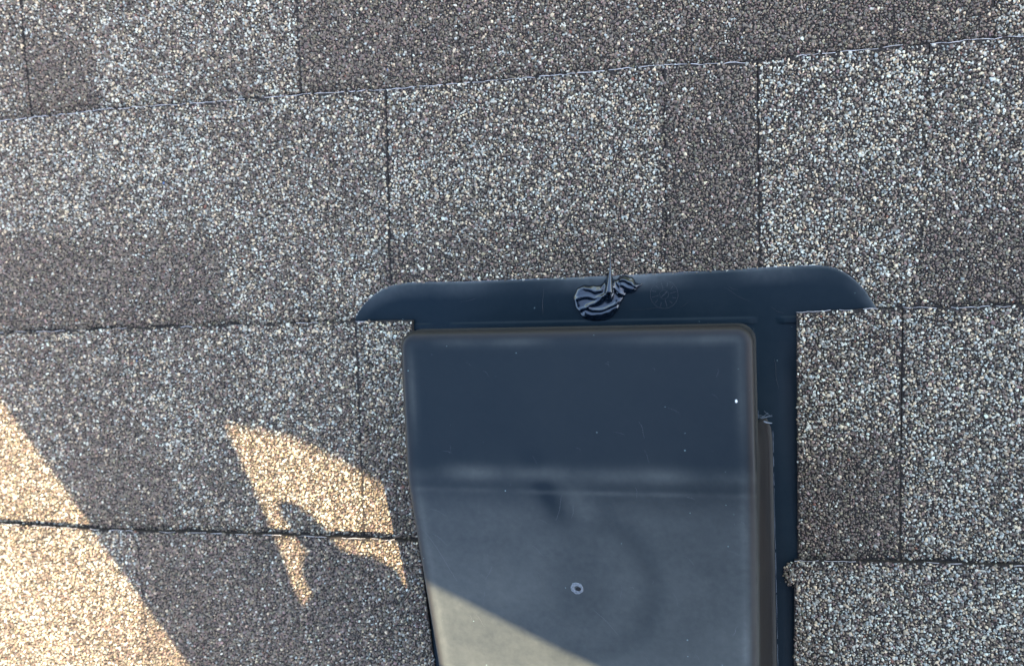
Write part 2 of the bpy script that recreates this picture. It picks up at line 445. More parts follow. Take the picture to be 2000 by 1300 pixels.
SOFT = [cam_ray(899, 100, 3).x, cam_ray(1452, 60, 3).x, cam_ray(1946, 30, 3).x, cam_ray(1298, 140, 3).x, cam_ray(1815, 100, 3).x]
PITCH_G = 1.32
n_gran = 0
for (row, x0, x1, lift) in pieces:
    yb = row_y(row); yu = yb - EXP - 16
    # slab with a wavy butt
    nseg = max(2, int(abs(x1[0] - x0[0]) / 6))
    ts = np.linspace(0, 1, nseg + 1)
    xb = x0[0] + (x1[0] - x0[0]) * ts; xu = x0[1] + (x1[1] - x0[1]) * ts
    gap = .22
    xb[0] += gap; xu[0] += gap; xb[-1] -= gap; xu[-1] -= gap
    jit = np.array([noise.noise(Vector((x * .12, row * 9.7, 3))) for x in xb]) * .7
    ybv = yb + butt_off(row, xb) + jit
    V = []; 
    NY = 7
    for j in range(NY):
        v = j / (NY - 1)
        for i in range(nseg + 1):
            y = ybv[i] + (yu - ybv[i]) * v
            x = xb[i] + (xu[i] - xb[i]) * v
            V.append((x, y, float(surf_z(row, np.array(y), lift)) - .15))
    n1 = nseg + 1
    base = len(V)
    for i in range(n1): V.append((xb[i], ybv[i], -.3 if row > 3 else (.2)))
    for j in range(NY):
        V.append((V[j*n1][0], V[j*n1][1], 0)); V.append((V[j*n1+n1-1][0], V[j*n1+n1-1][1], 0))
    Fc = []
    for j in range(NY - 1):
        for i in range(nseg):
            a = j*n1+i; Fc.append((a, a+n1, a+n1+1, a+1))
    for i in range(nseg): Fc.append((i, i+1, base+i+1, base+i))
    sb = base + n1
    for j in range(NY - 1):
        Fc.append((j*n1, sb+2*j, sb+2*j+2, (j+1)*n1)); Fc.append((j*n1+nseg, (j+1)*n1+nseg, sb+2*j+3, sb+2*j+1))
    sh = put('shingle', V, Fc, m_asphalt, roof)
    # granule positions
    lo, hi = min(x0 + x1), max(x0 + x1)
    gx = np.arange(lo - 1, hi + 1, PITCH_G); gy = np.arange(yb - EXP - 4, yb + 6, PITCH_G)
    GX, GY = np.meshgrid(gx, gy); GX = GX.ravel().copy(); GY = GY.ravel().copy()
    GX[:] += rng.uniform(-.62, .62, len(GX)); GY += rng.uniform(-.62, .62, len(GY))
    v = (yb - GY) / EXP
    le = x0[0] + (x0[1] - x0[0]) * v; re = x1[0] + (x1[1] - x1[0]) * v
    edge_n = np.array([noise.noise(Vector((x * .3, y * .3, 1.5))) for x, y in zip(GX, GY)])
    ml, mr = [(.3, 1.3) if any(abs(q - xq) < 3 for q in SOFT) else (.8, .7) for xq in (x0[0], x1[0])]
    keep = (GX > le + ml[0] + edge_n * ml[1]) & (GX < re - mr[0] + edge_n * mr[1]) & (GY < yb + butt_off(row, GX) - .35 + edge_n * .8)
    if row == 1:
        keep &= ~((GY < flange_top(GX) - .6))
    nxt = row + 1
    if nxt <= 4:  # strip left bare of granules, dark asphalt serving as the shadow band
        e2 = np.array([noise.noise(Vector((x * .05, row * 5.1, 9))) + .6 * noise.noise(Vector((x * .4, row * 5.1, 4))) for x in GX])
        yn = row_y(nxt) + butt_off(nxt, GX)
        keep &= (GY > yn + np.clip(.6 + (.4 if nxt == 1 else 0) + e2 * 2.0, -.6 if nxt != 1 else .2, 2.4)) | ((rng.random(len(GX)) < .22) & (GY > yn - 1))
    # granules rub off along the butt here and there
    rub = (rng.random(len(GX)) < .5 * np.exp(-np.maximum(0, yb + butt_off(row, GX) - GY) / 1.6))
    keep &= ~rub
    GX, GY = GX[keep], GY[keep]
    GZ = surf_z(row, GY, lift)
    pp = project(np.stack([GX, GY, GZ], 1))
    vis = (pp[:, 0] > -60) & (pp[:, 0] < 2060) & (pp[:, 1] > -60) & (pp[:, 1] < 1360)
    share = share_at(row, GX, GY)
    mesh_parts = []
    if vis.sum() > 20:
        granules('granules', GX[vis], GY[vis], GZ[vis], share[vis], sh, True); n_gran += int(vis.sum())
    if (~vis).sum() > 20:
        thin = ~vis & (rng.random(len(GX)) < .62)
        granules('granules', GX[thin], GY[thin], GZ[thin], share[thin], sh, False, size=1.3); n_gran += int(thin.sum())
    # pale glass-fibre threads along the butt edge, broken up
    t = MB(); x = xb[0]; k = 0
    while x < xb[-1] - 6 and row in (0, 1, 2, 3):
        L_ = random.uniform(4, 22)
        if random.random() < (.92 if row == 1 else .6):
            pts = []
            for s in np.linspace(0, 1, max(3, int(L_ / 2.5))):
                xx = min(x + s * L_, xb[-1] - .5)
                yy = yb + float(butt_off(row, np.array(xx))) + noise.noise(Vector((xx * .12, row * 9.7, 3))) * .7 + random.uniform(-.25, .45)
                pts.append((xx, yy, float(surf_z(row, np.array(yy), lift)) + (.55 if row == 1 else .25) - random.uniform(.0, .5)))
            t.tube(pts, [random.uniform(.08, .30 if row == 1 else .24) for _ in pts], 4)
        x += L_ + random.uniform(0, 3 if row == 1 else 12)
    if t.v: tag(t.put('edge_fibres', m_thread, sh), kind='stuff')
print('granules', n_gran)

# courses further off, one mesh
far = MB()
for r_ in list(range(-9, -1)) + list(range(5, 24)):
    yb = row_y(r_); x = -2600 + random.uniform(0, 250)
    x = -2600
    while x < 2600:
        wd = random.uniform(120, 330); x2 = min(2600, x + wd); l = random.choice((0, 0, 1.6))
        far.add([(x+.4,yb,0),(x2-.4,yb,0),(x2-.4,yb,Z_BUTT+l),(x+.4,yb,Z_BUTT+l),(x2-.4,yb-EXP-10,.6),(x+.4,yb-EXP-10,.6)], [(0,1,2,3)[::-1],(3,2,4,5)[::-1]])
        x = x2
for r_ in range(-1, 5):
    yb = row_y(r_)
    for a, bb in ((-2600, XL), (XR, 2600)):
        x = a
        while x < bb - 1:
            x2 = min(bb, x + random.uniform(120, 330)); l = random.choice((0, 0, 1.6))
            far.add([(x+.4,yb,0),(x2-.4,yb,0),(x2-.4,yb,Z_BUTT+l),(x+.4,yb,Z_BUTT+l),(x2-.4,yb-EXP-10,.6),(x+.4,yb-EXP-10,.6)], [(0,1,2,3)[::-1],(3,2,4,5)[::-1]])
            x = x2
tag(far.put('distant_shingles', m_far, roof), kind='stuff')

# a crumb of torn shingle and loose granules beside the flange
def clump(cx, cy, r, n, z0, zh, sq=1.0):
    X = cx + rng.normal(0, r * .45, n) ; Y = cy + rng.normal(0, r * .5 * sq, n)
    d = np.hypot(X - cx, (Y - cy) / sq); k = d < r
    X, Y, d = X[k], Y[k], d[k]
    Z = z0 + zh * np.sqrt(np.clip(1 - (d / r) ** 2, 0, 1)) * rng.uniform(.4, 1, len(X))
    return X, Y, Z
cp = cam_ray(1541, 1122, 4)
X, Y, Z = clump(cp.x + 1.5, cp.y, 5.2, 190, 2.0, 3.5, 1.5)
crumb = [s for s in bpy.data.objects if s.name.startswith('shingle')]
row3r = None
for o in crumb:
    vs_ = o.data.vertices; c0 = vs_[0].co * 1000
    if abs(c0.x - CUT_R3[0]) < 2 and abs(c0.y - row_y(3)) < 12: row3r = o
granules('granules', X, Y, Z, np.full(len(X), .3), row3r or roof, True, size=.8)

# ------------------------------------------------------------------ roof vent
XC = 54.5                                   # middle of the vent
vent = empty('roof_vent', (XC, -280, 0))
tag(vent, 'black plastic roof exhaust vent with sloped hood, set into the grey shingles', 'roof vent')

# flange: a sheet with a wide rounded head lying on the lower course, narrow between the cut shingles
HW = 96.5                                    # half width of the hood
def flange():
    V = []; Fc = []; wear_sheen = []
    NX = 150
    X_ = np.linspace(FLx[0], FLx[-1], NX)
    top = flange_top(X_)
    yl = -160.0
    rows_y = 26
    rib_y0, rib_y1 = -150.2, -145.6
    def z(x, y):
        zz = FLZ - .5 * sstep(-122, -160, y) if False else FLZ - .6 * float(sstep(0, 1, np.array((-120 - y) / 40)))
        # raised ribs around the throat
        for a0, a1 in ((-38.5, 145), (-120, -51), (160.5, 240)):
            if a0 - 2 < x < a1 + 2:
                e = min(x - a0, a1 - x)
                h = float(sstep(-.8, .8, np.array(e))) * float(sstep(0, .9, np.array(y - rib_y0))) * float(sstep(0, .9, np.array(rib_y1 - y)))
                zz += .9 * h
        return zz
    ys_core = sorted(set(list(np.linspace(-144, -160, 30))), reverse=True)
    for i, x in enumerate(X_):
        col = [top[i] + (-144 - top[i]) * (k / 14) if top[i] > -144 else top[i] for k in range(14)] + ys_core
        for k, y in enumerate(col):
            y = min(y, top[i])
            d = top[i] - y
            V.append((x, y, z(x, y) - (.9 * (1 - min(1, d / .9)) ** 2)))
            wear_sheen.append(max(0, 1 - d / 11) * (.10 + 1.1 * max(0, noise.noise(Vector((x * .02, 2.2, 0))) + .1)) + .05 + .5 * max(0, 1 - d / .8))
    m = 14 + len(ys_core)
    for i in range(NX - 1):
        for k in range(m - 1):
            a = i*m+k; Fc.append((a, a+1, a+m+1, a+m))
    # edge going down
    b0 = len(V)
    for i, x in enumerate(X_): V.append((x, top[i] + .05, .6)); wear_sheen.append(.9)
    for i in range(NX - 1): Fc.append((i*m, (i+1)*m, b0+i+1, b0+i))
    # channel below, dipping towards the cut shingles on both sides
    n0 = len(V)
    xs_ = np.concatenate([np.linspace(CUT_L[0] - 2.5, -50, 12), np.linspace(-40, 148, 20), np.linspace(150, CUT_R[0] + 3, 26)])
    yy = np.linspace(-160, -450, 40)
    for y in yy:
        for x in xs_:
            dip = float(sstep(0, 22, np.array(-160 - y))) * (2.0 * float(sstep(158, 170, np.array(x))) + (1.9 if x < -62 else 0))
            V.append((x, y, FLZ - .6 - dip + .25 * noise.noise(Vector((x * .03, y * .012, 4))))); wear_sheen.append(.06)
    mm = len(xs_)
    for j in range(len(yy) - 1):
        for i in range(mm - 1):
            a = n0 + j*mm+i; Fc.append((a, a+mm, a+mm+1, a+1))
    return put('flange', V, Fc, m_flange, vent, True, {'wear_sheen': wear_sheen})
fl = flange()

# mould date clock on the flange: ring, spokes and pointer
def mould_mark():
    c = cam_ray(1297, 575, FLZ)
    b = MB(); zz = FLZ - .03
    def ring(r, w_):
        n = 48
        b.tube([(c.x + r * math.cos(2*math.pi*k/n), c.y + r * math.sin(2*math.pi*k/n), zz) for k in range(n + 1)], w_, 4, False)
    ring(8.2, .09); ring(2.6, .07)
    for k in range(12):
        a = 2 * math.pi * (k + .3) / 12
        r0, r1 = (5.0, 7.2) if k % 3 else (3.4, 7.4)
        b.tube([(c.x + r0 * math.cos(a), c.y + r0 * math.sin(a), zz), (c.x + r1 * math.cos(a + .05), c.y + r1 * math.sin(a + .05), zz)], .13, 4)
    b.tube([(c.x - 1.6, c.y - 1.4, zz), (c.x + 1.7, c.y + 1.5, zz)], .16, 4)
    b.tube([(c.x + 1.7, c.y + 1.5, zz), (c.x + .5, c.y + 1.3, zz)], .14, 4)
    return b.put('mould_mark', m_mark2, vent)
m_mark2, t_, b_ = mat('embossed_plastic', (.035, .037, .04), .5)
mould_mark()

# chalky scuffs on the flange: small scribbles of raised scratched plastic
def scuff(px, py, wpx, hpx, n, z, seed, parent, rad=.09, name='scuff'):
    rnd = random.Random(seed); b = MB()
    for _ in range(n):
        x, y = px + rnd.uniform(-1, 1) * wpx, py + rnd.uniform(-1, 1) * hpx
        pts = []; a = rnd.uniform(0, 6.28)
        for k in range(rnd.randint(3, 7)):
            p = cam_ray(x, y, z) if not callable(z) else None
            if callable(z):
                p = cam_ray(x, y, 80); 
                for _i in range(3): p = cam_ray(x, y, z(p.x, p.y))
            pts.append((p.x, p.y, p.z + .02)); a += rnd.uniform(-.9, .9)
            x += math.cos(a) * rnd.uniform(1.2, 3.6); y += math.sin(a) * rnd.uniform(.8, 2.4)
        b.tube(pts, [rad * rnd.uniform(.5, 1.1) for _ in pts], 3)
    o = b.put(name, m_mark, parent); tag(o, kind='stuff'); return o
scuff(960, 620, 22, 6, 16, FLZ - .5, 1, vent); scuff(1003, 625, 16, 4, 8, FLZ - .5, 2, vent); scuff(1310, 628, 60, 3, 7, FLZ - .5, 4, vent, .07)

# chalked, worn upper lip of the flange head
b = MB(); x = FLx[1]
rl = random.Random(21)
while x < FLx[-2] - 4:
    L_ = rl.uniform(4, 26); x2 = min(x + L_, FLx[-2])
    strong = 1.0 if (-30 < x < 30 or 90 < x < 175) else .55
    if rl.random() < .5 + .45 * strong:
        b.tube([(q_, float(flange_top(q_)) - .12 + rl.uniform(-.08, .08), FLZ - .38 + rl.uniform(0, .1)) for q_ in np.linspace(x, x2, max(3, int(L_ / 1.5)))], [rl.uniform(.06, .24) * strong for _ in range(max(3, int(L_ / 1.5)))], 4)
    x = x2 + rl.uniform(0, 4)
tag(b.put('worn_edge', m_mark, vent), kind='stuff')
b = MB()
for (xa, ya, xb_, yb_) in ((1062, 552, 1060, 618), (1415, 562, 1465, 590), (1422, 560, 1440, 566), (1330, 600, 1345, 590), (1470, 640, 1476, 655), (900, 590, 930, 583), (1230, 606, 1290, 600), (1505, 600, 1530, 612), (1512, 700, 1520, 760)):
    pa, pb = cam_ray(xa, ya, FLZ - .5), cam_ray(xb_, yb_, FLZ - .5)
    b.tube([tuple(pa.lerp(pb, k / 6) + Vector((.3 * math.sin(k * 1.3), .3 * math.cos(k), .42 if pa.y > -150 else .1))) for k in range(7)], [.03, .06, .08, .06, .09, .06, .03], 3)
tag(b.put('flange_scratches', m_mark2, vent), kind='stuff')

# hood
H0 = 82.0; Y_FRONT = -144.4; Y_CREASE = -224.0; Y_BACK = -425.0; SLOPE = .235
def hood_z(x, y):
    z = H0
    # bend: two soft creases a few millimetres apart
    d1 = Y_CREASE + 2 - y; d2 = Y_CREASE - 8 - y
    soft = lambda d, w_: (math.sqrt(d * d + w_ * w_) + d) * .5
    z -= soft(d1, 3.5) * .13 + soft(d2, 2.6) * (SLOPE - .13)
    z += .12 * math.exp(-((y - Y_CREASE + 1) / 3) ** 2)
    # shallow moulded dish round the gate mark
    r = math.hypot(x - DC[0], y - DC[1])
    z -= .35 * (1 - float(sstep(44, 52, np.array(r)))) + .18 * (1 - float(sstep(20, 22, np.array(r))))
    # plate bows a little
    z += .9 * math.cos((x - XC) / HW * 1.5) * (1 if y < -150 else 1) * .6
    z += .35 * noise.noise(Vector((x * .018, y * .018, 1)))
    return z
DC = (0, 0)
p = cam_ray(1127, 1148, 70); DC = (p.x, p.y)
def sd_box(x, y, r):
    cy = (Y_FRONT + Y_BACK) / 2; hx, hy = HW, (Y_FRONT - Y_BACK) / 2
    qx, qy = abs(x - XC) - hx + r, abs(y - cy) - hy + r
    return math.hypot(max(qx, 0), max(qy, 0)) + min(max(qx, qy), 0) - r
def hood():
    RC, FR = 9.0, 4.6
    y0, y1 = Y_BACK, Y_FRONT
    ends = [0, .15, .5, 1.0, 1.7, 2.5, 3.5, 4.6, 5.8, 7.2, 9, 11]
    yl = [y1 - e for e in ends] + list(np.arange(y1 - 13.5, Y_CREASE + 14, -2.4)) + list(np.arange(Y_CREASE + 13, Y_CREASE - 20, -.8)) \
        + list(np.arange(Y_CREASE - 22, y0 + 13, -2.0)) + [y0 + e for e in ends[::-1]]
    ed = np.array([0, .12, .35, .8, 1.4, 2.1, 2.9, 3.8, 5, 7.0, 9.5]) / HW
    tl = list(-1 + ed) + list(np.linspace(-1 + 12 / HW, 1 - 12 / HW, 80)) + list(1 - ed[::-1])
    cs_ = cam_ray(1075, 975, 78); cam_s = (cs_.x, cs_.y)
    V = []; wear_sheen = []; rim = []
    n = len(tl)
    for y in yl:
        dy = min(y1 - y, y - y0)
        hw = HW - (RC - math.sqrt(max(0, RC * RC - (RC - dy) ** 2)) if dy < RC else 0)
        for t in tl:
            x = XC + t * hw
            d = max(0, -sd_box(x, y, RC))
            drop = FR - math.sqrt(max(0, FR * FR - (FR - d) ** 2)) if d < FR else 0
            xt = XC + (x - XC) * (1 - .036 * max(0, Y_CREASE - y) / 125)
            V.append((xt, y, hood_z(x, y) - drop * .85))
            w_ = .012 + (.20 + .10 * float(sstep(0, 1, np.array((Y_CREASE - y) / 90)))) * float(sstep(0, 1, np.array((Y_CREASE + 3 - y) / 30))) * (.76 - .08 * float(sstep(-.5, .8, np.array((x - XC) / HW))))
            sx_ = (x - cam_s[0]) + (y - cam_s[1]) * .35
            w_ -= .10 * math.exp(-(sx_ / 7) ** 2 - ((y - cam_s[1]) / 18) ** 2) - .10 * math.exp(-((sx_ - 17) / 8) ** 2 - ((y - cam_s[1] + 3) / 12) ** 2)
            nn = noise.noise(Vector((x * .035, y * .03, 5)))
            w_ += (.15 + .25 * nn) * math.exp(-((y - Y_CREASE - 1) / 4.5) ** 2) + (.06 + .16 * nn) * math.exp(-((y - Y_CREASE + 9) / 1.5) ** 2)
            w_ += .12 * math.exp(-((d - 6.5) / 2.5) ** 2) * (.6 + nn)
            r_ = math.hypot(x - DC[0], y - DC[1])
            w_ -= (.045 + .03 * (x - DC[0]) / 45) * math.exp(-((r_ - 42) / 8) ** 2) + .05 * math.exp(-(r_ / 20) ** 2)  # darker ring along the dish edge, strongest on the right
            wear_sheen.append(max(0, w_)); rim.append(.9 * math.exp(-((d - 2.2) / 2.2) ** 2))
    m = len(yl); Fc = []
    for j in range(m - 1):
        for i in range(n - 1):
            a = j * n + i; Fc.append((a, a + n, a + n + 1, a + 1))
    # skirt: boundary loop, down and back up on the inside
    loop = [j * n for j in range(m)] + [(m - 1) * n + i for i in range(1, n)] + [j * n + n - 1 for j in range(m - 2, -1, -1)] + [i for i in range(n - 2, 0, -1)]
    N = len(loop); cx, cy = XC, (y0 + y1) / 2
    for ins, dz in ((0, 11.5), (-.25, 14), (0, 17), (1.9, 17), (2.0, 6)):
        for k in loop:
            x, y, z = V[k]
            V.append((cx + (x - cx) * (HW - ins) / HW, cy + (y - cy) * (abs(y1 - cy) - ins) / abs(y1 - cy), hood_z(x, y) - dz)); wear_sheen.append(.12); rim.append(.5)
    base = m * n
    prev = loop
    for q in range(5):
        cur = [base + q * N + k for k in range(N)]
        for k in range(N): Fc.append((prev[k], prev[(k + 1) % N], cur[(k + 1) % N], cur[k])[::-1])
        prev = cur
    return put('hood', V, Fc, m_hood, vent, True, {'wear_sheen': wear_sheen, 'rim': rim})
hd = hood()

# side walls of the housing: swell outwards a little, rounded end post towards the mouth
def side_wall(s):
    b = MB()
    y_end = cam_ray(1500, 822, 12).y
    prof = [(100.6, 2.0), (100.4, 3.0), (99.0, 3.6), (98.2, 8), (98.0, 16), (97.0, 26), (95.6, 34), (95.0, 44), (95.6, 50), (96.2, 56), (95.2, 60), (93.5, 64), (92, 70)]
    prof2 = [(a - 2.2, z) for a, z in prof]
    ys = list(np.linspace(y_end, -415, 40))
    V = []; Fc = []
    for j, y in enumerate(ys):
        lim = H0 - SLOPE * max(0, Y_CREASE - y) - 6
        for (a, z) in prof + prof2[::-1]:
            q = min(1.0, j / 3.0); a2 = a - (1 - math.sqrt(1 - (1 - q) ** 2)) * 3.0
            a2 -= 3.6 * max(0, Y_CREASE - y) / 125 * min(1, z / 30)
            V.append((XC + s * a2, y, min(z, lim)))
    n = len(prof) * 2
    for j in range(len(ys) - 1):
        for k in range(n):
            a = j*n+k; b2 = j*n+(k+1) % n
            Fc.append((a, b2, b2+n, a+n) if s > 0 else (a, a+n, b2+n, b2))
    Fc.append(tuple(range(n)) if s < 0 else tuple(range(n))[::-1])
    return put('side_wall', V, Fc, m_hood, vent, True, {'wear_sheen': [.30 if (k % n) in (0, 1) else (.16 if (k % n) in (7, 8, 9) else .03) for k in range(len(V))], 'rim': [.8] * len(V)})  # paler stripe on the bulge is its highlight, put into the tone
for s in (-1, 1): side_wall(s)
# pale stressed line where the wall meets the flange
b = MB(); y = -212.0
while y > -400:
    L_ = random.uniform(6, 40); y2 = y - L_
    b.tube([(XC + 100.9 + random.uniform(-.1, .15), y - L_ * k / 5, 2.7) for k in range(6)], [random.uniform(.05, .22) for _ in range(6)], 4)
    y = y2 - random.uniform(0, 4)
c = cam_ray(1492, 818, 3)
for k in range(9):
    a = random.uniform(0, 3); b.tube([(c.x + random.uniform(-4, 4), c.y + random.uniform(-1, 2.5), 3.0), (c.x + random.uniform(-4, 5), c.y + random.uniform(0, 5), 3.0)], .1, 4)
b.tube([(c.x - 5 + k * 1.2, c.y - 1.4 + .8 * math.sin(k * .6), 3.6 + 2 * math.sin(k * .4)) for k in range(9)], [.3, .45, .5, .3, .4, .5, .35, .4, .2], 5)
tag(b.put('weld_line', m_mark, vent), kind='stuff')
# back wall, throat collar and insect screen inside the mouth
b = MB(); b.box(XC - 94, XC + 94, -414, -411, 1.5, 34); put('back_wall', b.v, b.f, m_flange, vent, False, {'wear_sheen': [.2] * len(b.v)})
b = MB()
n = 40; V = []; Fc = []
for z, r in ((1.0, 52), (40, 52), (40, 50), (1.0, 50)):
    for k in range(n): a = 2*math.pi*k/n; V.append((XC + r*math.cos(a), -300 + r*math.sin(a), z))
for j in range(3):
    for k in range(n): Fc.append((j*n+k, j*n+(k+1) % n, (j+1)*n+(k+1) % n, (j+1)*n+k))
put('collar', V, Fc, m_flange, vent, True, {'wear_sheen': [.1] * len(V)})
b = MB()
for k in range(24): x = XC - 92 + k * 8; b.box(x, x + 1.6, -210, -208.5, 1.5, 72)
put('screen', b.v, b.f, m_flange, vent, False, {'wear_sheen': [.1] * len(b.v)})['kind'] = 'stuff'

def hz(x, y): return hood_z(x, y)
def on_hood(px, py, up=0.0):
    p = cam_ray(px, py, 80)
    for _ in range(6): p = cam_ray(px, py, hood_z(p.x, p.y) + up)
    return p
# moulding gate mark: pale ring with a dark hole
def gate():
    c = on_hood(1127, 1148)
    n = 28; V = []; Fc = []
    rr = [(3.7, -.1), (3.4, .16), (2.8, .24), (2.0, .26), (1.5, .1)]
    for r, z in rr:
        for k in range(n):
            a = 2*math.pi*k/n; q = r * (1 + .035 * math.sin(5 * a + r) + .03 * math.sin(9 * a))
            x, y = c.x + q * math.cos(a), c.y + q * math.sin(a); V.append((x, y, hz(x, y) + z))
    for j in range(len(rr) - 1):
        for k in range(n): Fc.append((j*n+k, j*n+(k+1) % n, (j+1)*n+(k+1) % n, (j+1)*n+k))
    put('gate_mark', V, Fc, m_gate, hd, True)
    V = [(c.x + .9 + 1.5 * math.cos(2*math.pi*k/16), c.y - .3 + 1.15 * math.sin(2*math.pi*k/16), hz(c.x, c.y) + .36) for k in range(16)]
    V2 = [(v[0], v[1], v[2] - .6) for v in V]
    put('gate_hole', V + V2, [tuple(range(16))] + [(k, (k+1) % 16, (k+1) % 16 + 16, k + 16) for k in range(16)], m_hole, hd)
m_gate, t_, b_ = mat('chalky_plastic', (.19, .205, .22), .6)
t_.links.new(ramp(t_, nz(t_, 700, 4), [(.35, (.09, .10, .105)), (.65, (.19, .20, .20))]), b_.inputs['Base Color'])
gate()
def drop(px, py, r, name, m):
    c = on_hood(px, py); V = []; Fc = []; n = 14
    for j in range(5):
        t = j / 4 * math.pi / 2
        for k in range(n):
            a = 2*math.pi*k/n; V.append((c.x + r*math.cos(t)*math.cos(a), c.y + 1.5*r*math.cos(t)*math.sin(a), hz(c.x, c.y) - .05 + .5*r*math.sin(t)))
    for j in range(4):
        for k in range(n): Fc.append((j*n+k, j*n+(k+1) % n, (j+1)*n+(k+1) % n, (j+1)*n+k))
    put(name, V, Fc, m, hd, True)
drop(1438, 783, .62, 'white_speck', m_white)
# thin scratches on the hood
m_scr, t_, b_ = mat('scratch_grey', (.075, .077, .08), .55)
b = MB()
rnd = random.Random(5)
def scratch(x0, y0, x1, y1, r=.09, wob=2):
    pts = []
    for k in range(9):
        t = k / 8; p = on_hood(x0 + (x1-x0)*t + wob*math.sin(t*5), y0 + (y1-y0)*t + wob*.6*math.cos(t*4), .0)
        pts.append((p.x, p.y, p.z - .02))
    b.tube(pts, [r * (.4 + .6 * math.sin(math.pi * (k + .5) / 9)) for k in range(9)], 4)
for a in ((825, 1030, 895, 1135), (845, 1040, 875, 1065), (1085, 1015, 1100, 965), (1115, 1010, 1122, 985), (1160, 1190, 1210, 1240),
          (1231, 1145, 1240, 1149), (960, 1100, 950, 1135), (1430, 1240, 1440, 1225)): scratch(*a, r=.085)
for k in range(46):
    x, y = rnd.uniform(820, 1450), rnd.uniform(700, 1290); l = rnd.uniform(6, 40); a = rnd.uniform(.3, 1.6)
    scratch(x, y, x + l*math.cos(a), y + l*math.sin(a), rnd.uniform(.025, .06))
tag(b.put('scratches', m_scr, hd), kind='stuff')

# ------------------------------------------------------------------ sealant dollop
def blob():
    Zp = lambda L: [(1050 + a / 5.65, 450 + b_ / 5.65) for a, b_ in L]
    outline = Zp([(392,750),(405,690),(430,640),(520,598),(620,600),(690,605),(730,565),(765,500),(790,450),(812,500),(835,545),(870,540),(905,500),(960,492),(1040,510),
                  (1085,570),(1120,585),(1168,572),(1150,600),(1105,640),(1090,680),(1040,700),(985,700),(960,740),(930,775),(915,830),(880,890),(820,950),(760,995),(680,1008),(600,1005),(520,975),(455,905),(412,840)])
    ridges = [(Zp([(797,440),(800,520),(795,600),(770,680),(720,745),(640,800),(560,830)]), 4.2, 2.6, 1.0),
              (Zp([(745,560),(705,660),(640,668),(560,640),(480,632)]), 3.2, 1.3, 1),
              (Zp([(720,720),(640,745),(560,725),(480,735),(425,760)]), 3.0, 1.2, 1),
              (Zp([(930,770),(850,812),(760,862),(690,880),(610,880),(550,850),(500,860),(470,880)]), 3.6, 1.7, 1),
              (Zp([(880,850),(800,900),(700,925),(600,930),(530,905)]), 3.4, 1.6, 1),
              (Zp([(815,540),(850,620),(900,690),(960,715)]), 3.4, 1.7, 1),
              (Zp([(870,560),(905,610),(915,680)]), 3.0, 1.0, 1),
              (Zp([(920,545),(980,550),(1040,580),(1085,625)]), 3.2, 1.5, 1),
              (Zp([(930,600),(990,625),(1060,650)]), 3.0, 1.2, 1),
              (Zp([(1080,610),(1160,578)]), 2.4, .6, 1)]
    def seg_d(x, y, P):
        best = 1e9; tb = 0; n = len(P) - 1
        for k in range(n):
            (ax_, ay_), (bx, by) = P[k], P[k+1]
            dx, dy = bx - ax_, by - ay_
            t = max(0, min(1, ((x-ax_)*dx + (y-ay_)*dy) / (dx*dx + dy*dy)))
            d = math.hypot(x - ax_ - dx*t, y - ay_ - dy*t)
            if d < best: best = d; tb = (k + t) / n
        return best, tb
    oc = outline + [outline[0]]
    def inside(x, y):
        c_ = False; j_ = len(outline) - 1
        for i_ in range(len(outline)):
            xi, yi = outline[i_]; xj, yj = outline[j_]
            if (yi > y) != (yj > y) and x < (xj - xi) * (y - yi) / (yj - yi) + xi: c_ = not c_
            j_ = i_
        return c_
    NX, NY = 170, 115
    x0, y0 = 1112, 522; x1, y1 = 1264, 636
    Hm = np.full((NY, NX), np.nan)
    for j in range(NY):
        for i in range(NX):
            x = x0 + (x1 - x0) * i / (NX - 1); y = y0 + (y1 - y0) * j / (NY - 1)
            wx = x + 1.6 * noise.noise(Vector((x * .09, y * .09, 2))); wy = y + 1.6 * noise.noise(Vector((x * .09, y * .09, 8)))
            d = seg_d(wx, wy, oc)[0]
            if not inside(wx, wy):
                Hm[j, i] = -d * .5; continue
            e = min(1, d / 12.0); prof = math.sqrt(max(0, 1 - (1 - e) ** 2))
            H = 2.4 * prof
            for P, w_, h_, _q in ridges:
                dd, t = seg_d(wx, wy, P)
                H += .62 * h_ * prof ** .5 * math.exp(-(dd / w_) ** 2) * (1 - .35 * t)
            dx, dy = x - 1191, y - 560
            H += prof * 6.0 * math.exp(-(dx / 5.5) ** 2 - (dy / 17) ** 2)
            Hm[j, i] = H
    # a little smoothing so that it flows
    for _ in range(2):
        P = np.pad(Hm, 1, mode='edge'); Hm = (P[1:-1,1:-1] * 4 + P[:-2,1:-1] + P[2:,1:-1] + P[1:-1,:-2] + P[1:-1,2:]) / 8
    V = []; grid = {}; Fc = []
    for j in range(NY):
        for i in range(NX):
            if Hm[j, i] > -2.2:
                x = x0 + (x1 - x0) * i / (NX - 1); y = y0 + (y1 - y0) * j / (NY - 1)
                H = float(Hm[j, i]); p = cam_ray(x, y, FLZ + max(0, H) * .35); grid[(i, j)] = len(V)
                V.append((p.x, p.y, FLZ - .5 + H))
    for j in range(NY - 1):
        for i in range(NX - 1):
            q = [(i, j), (i, j+1), (i+1, j+1), (i+1, j)]
            if all(k in grid for k in q): Fc.append(tuple(grid[k] for k in q))
    return put('sealant_dollop', V, Fc, m_tar, None, True)
bl = blob()
tag(bl, 'glossy black dollop of roof sealant pulled into a peak on the vent flange', 'sealant')
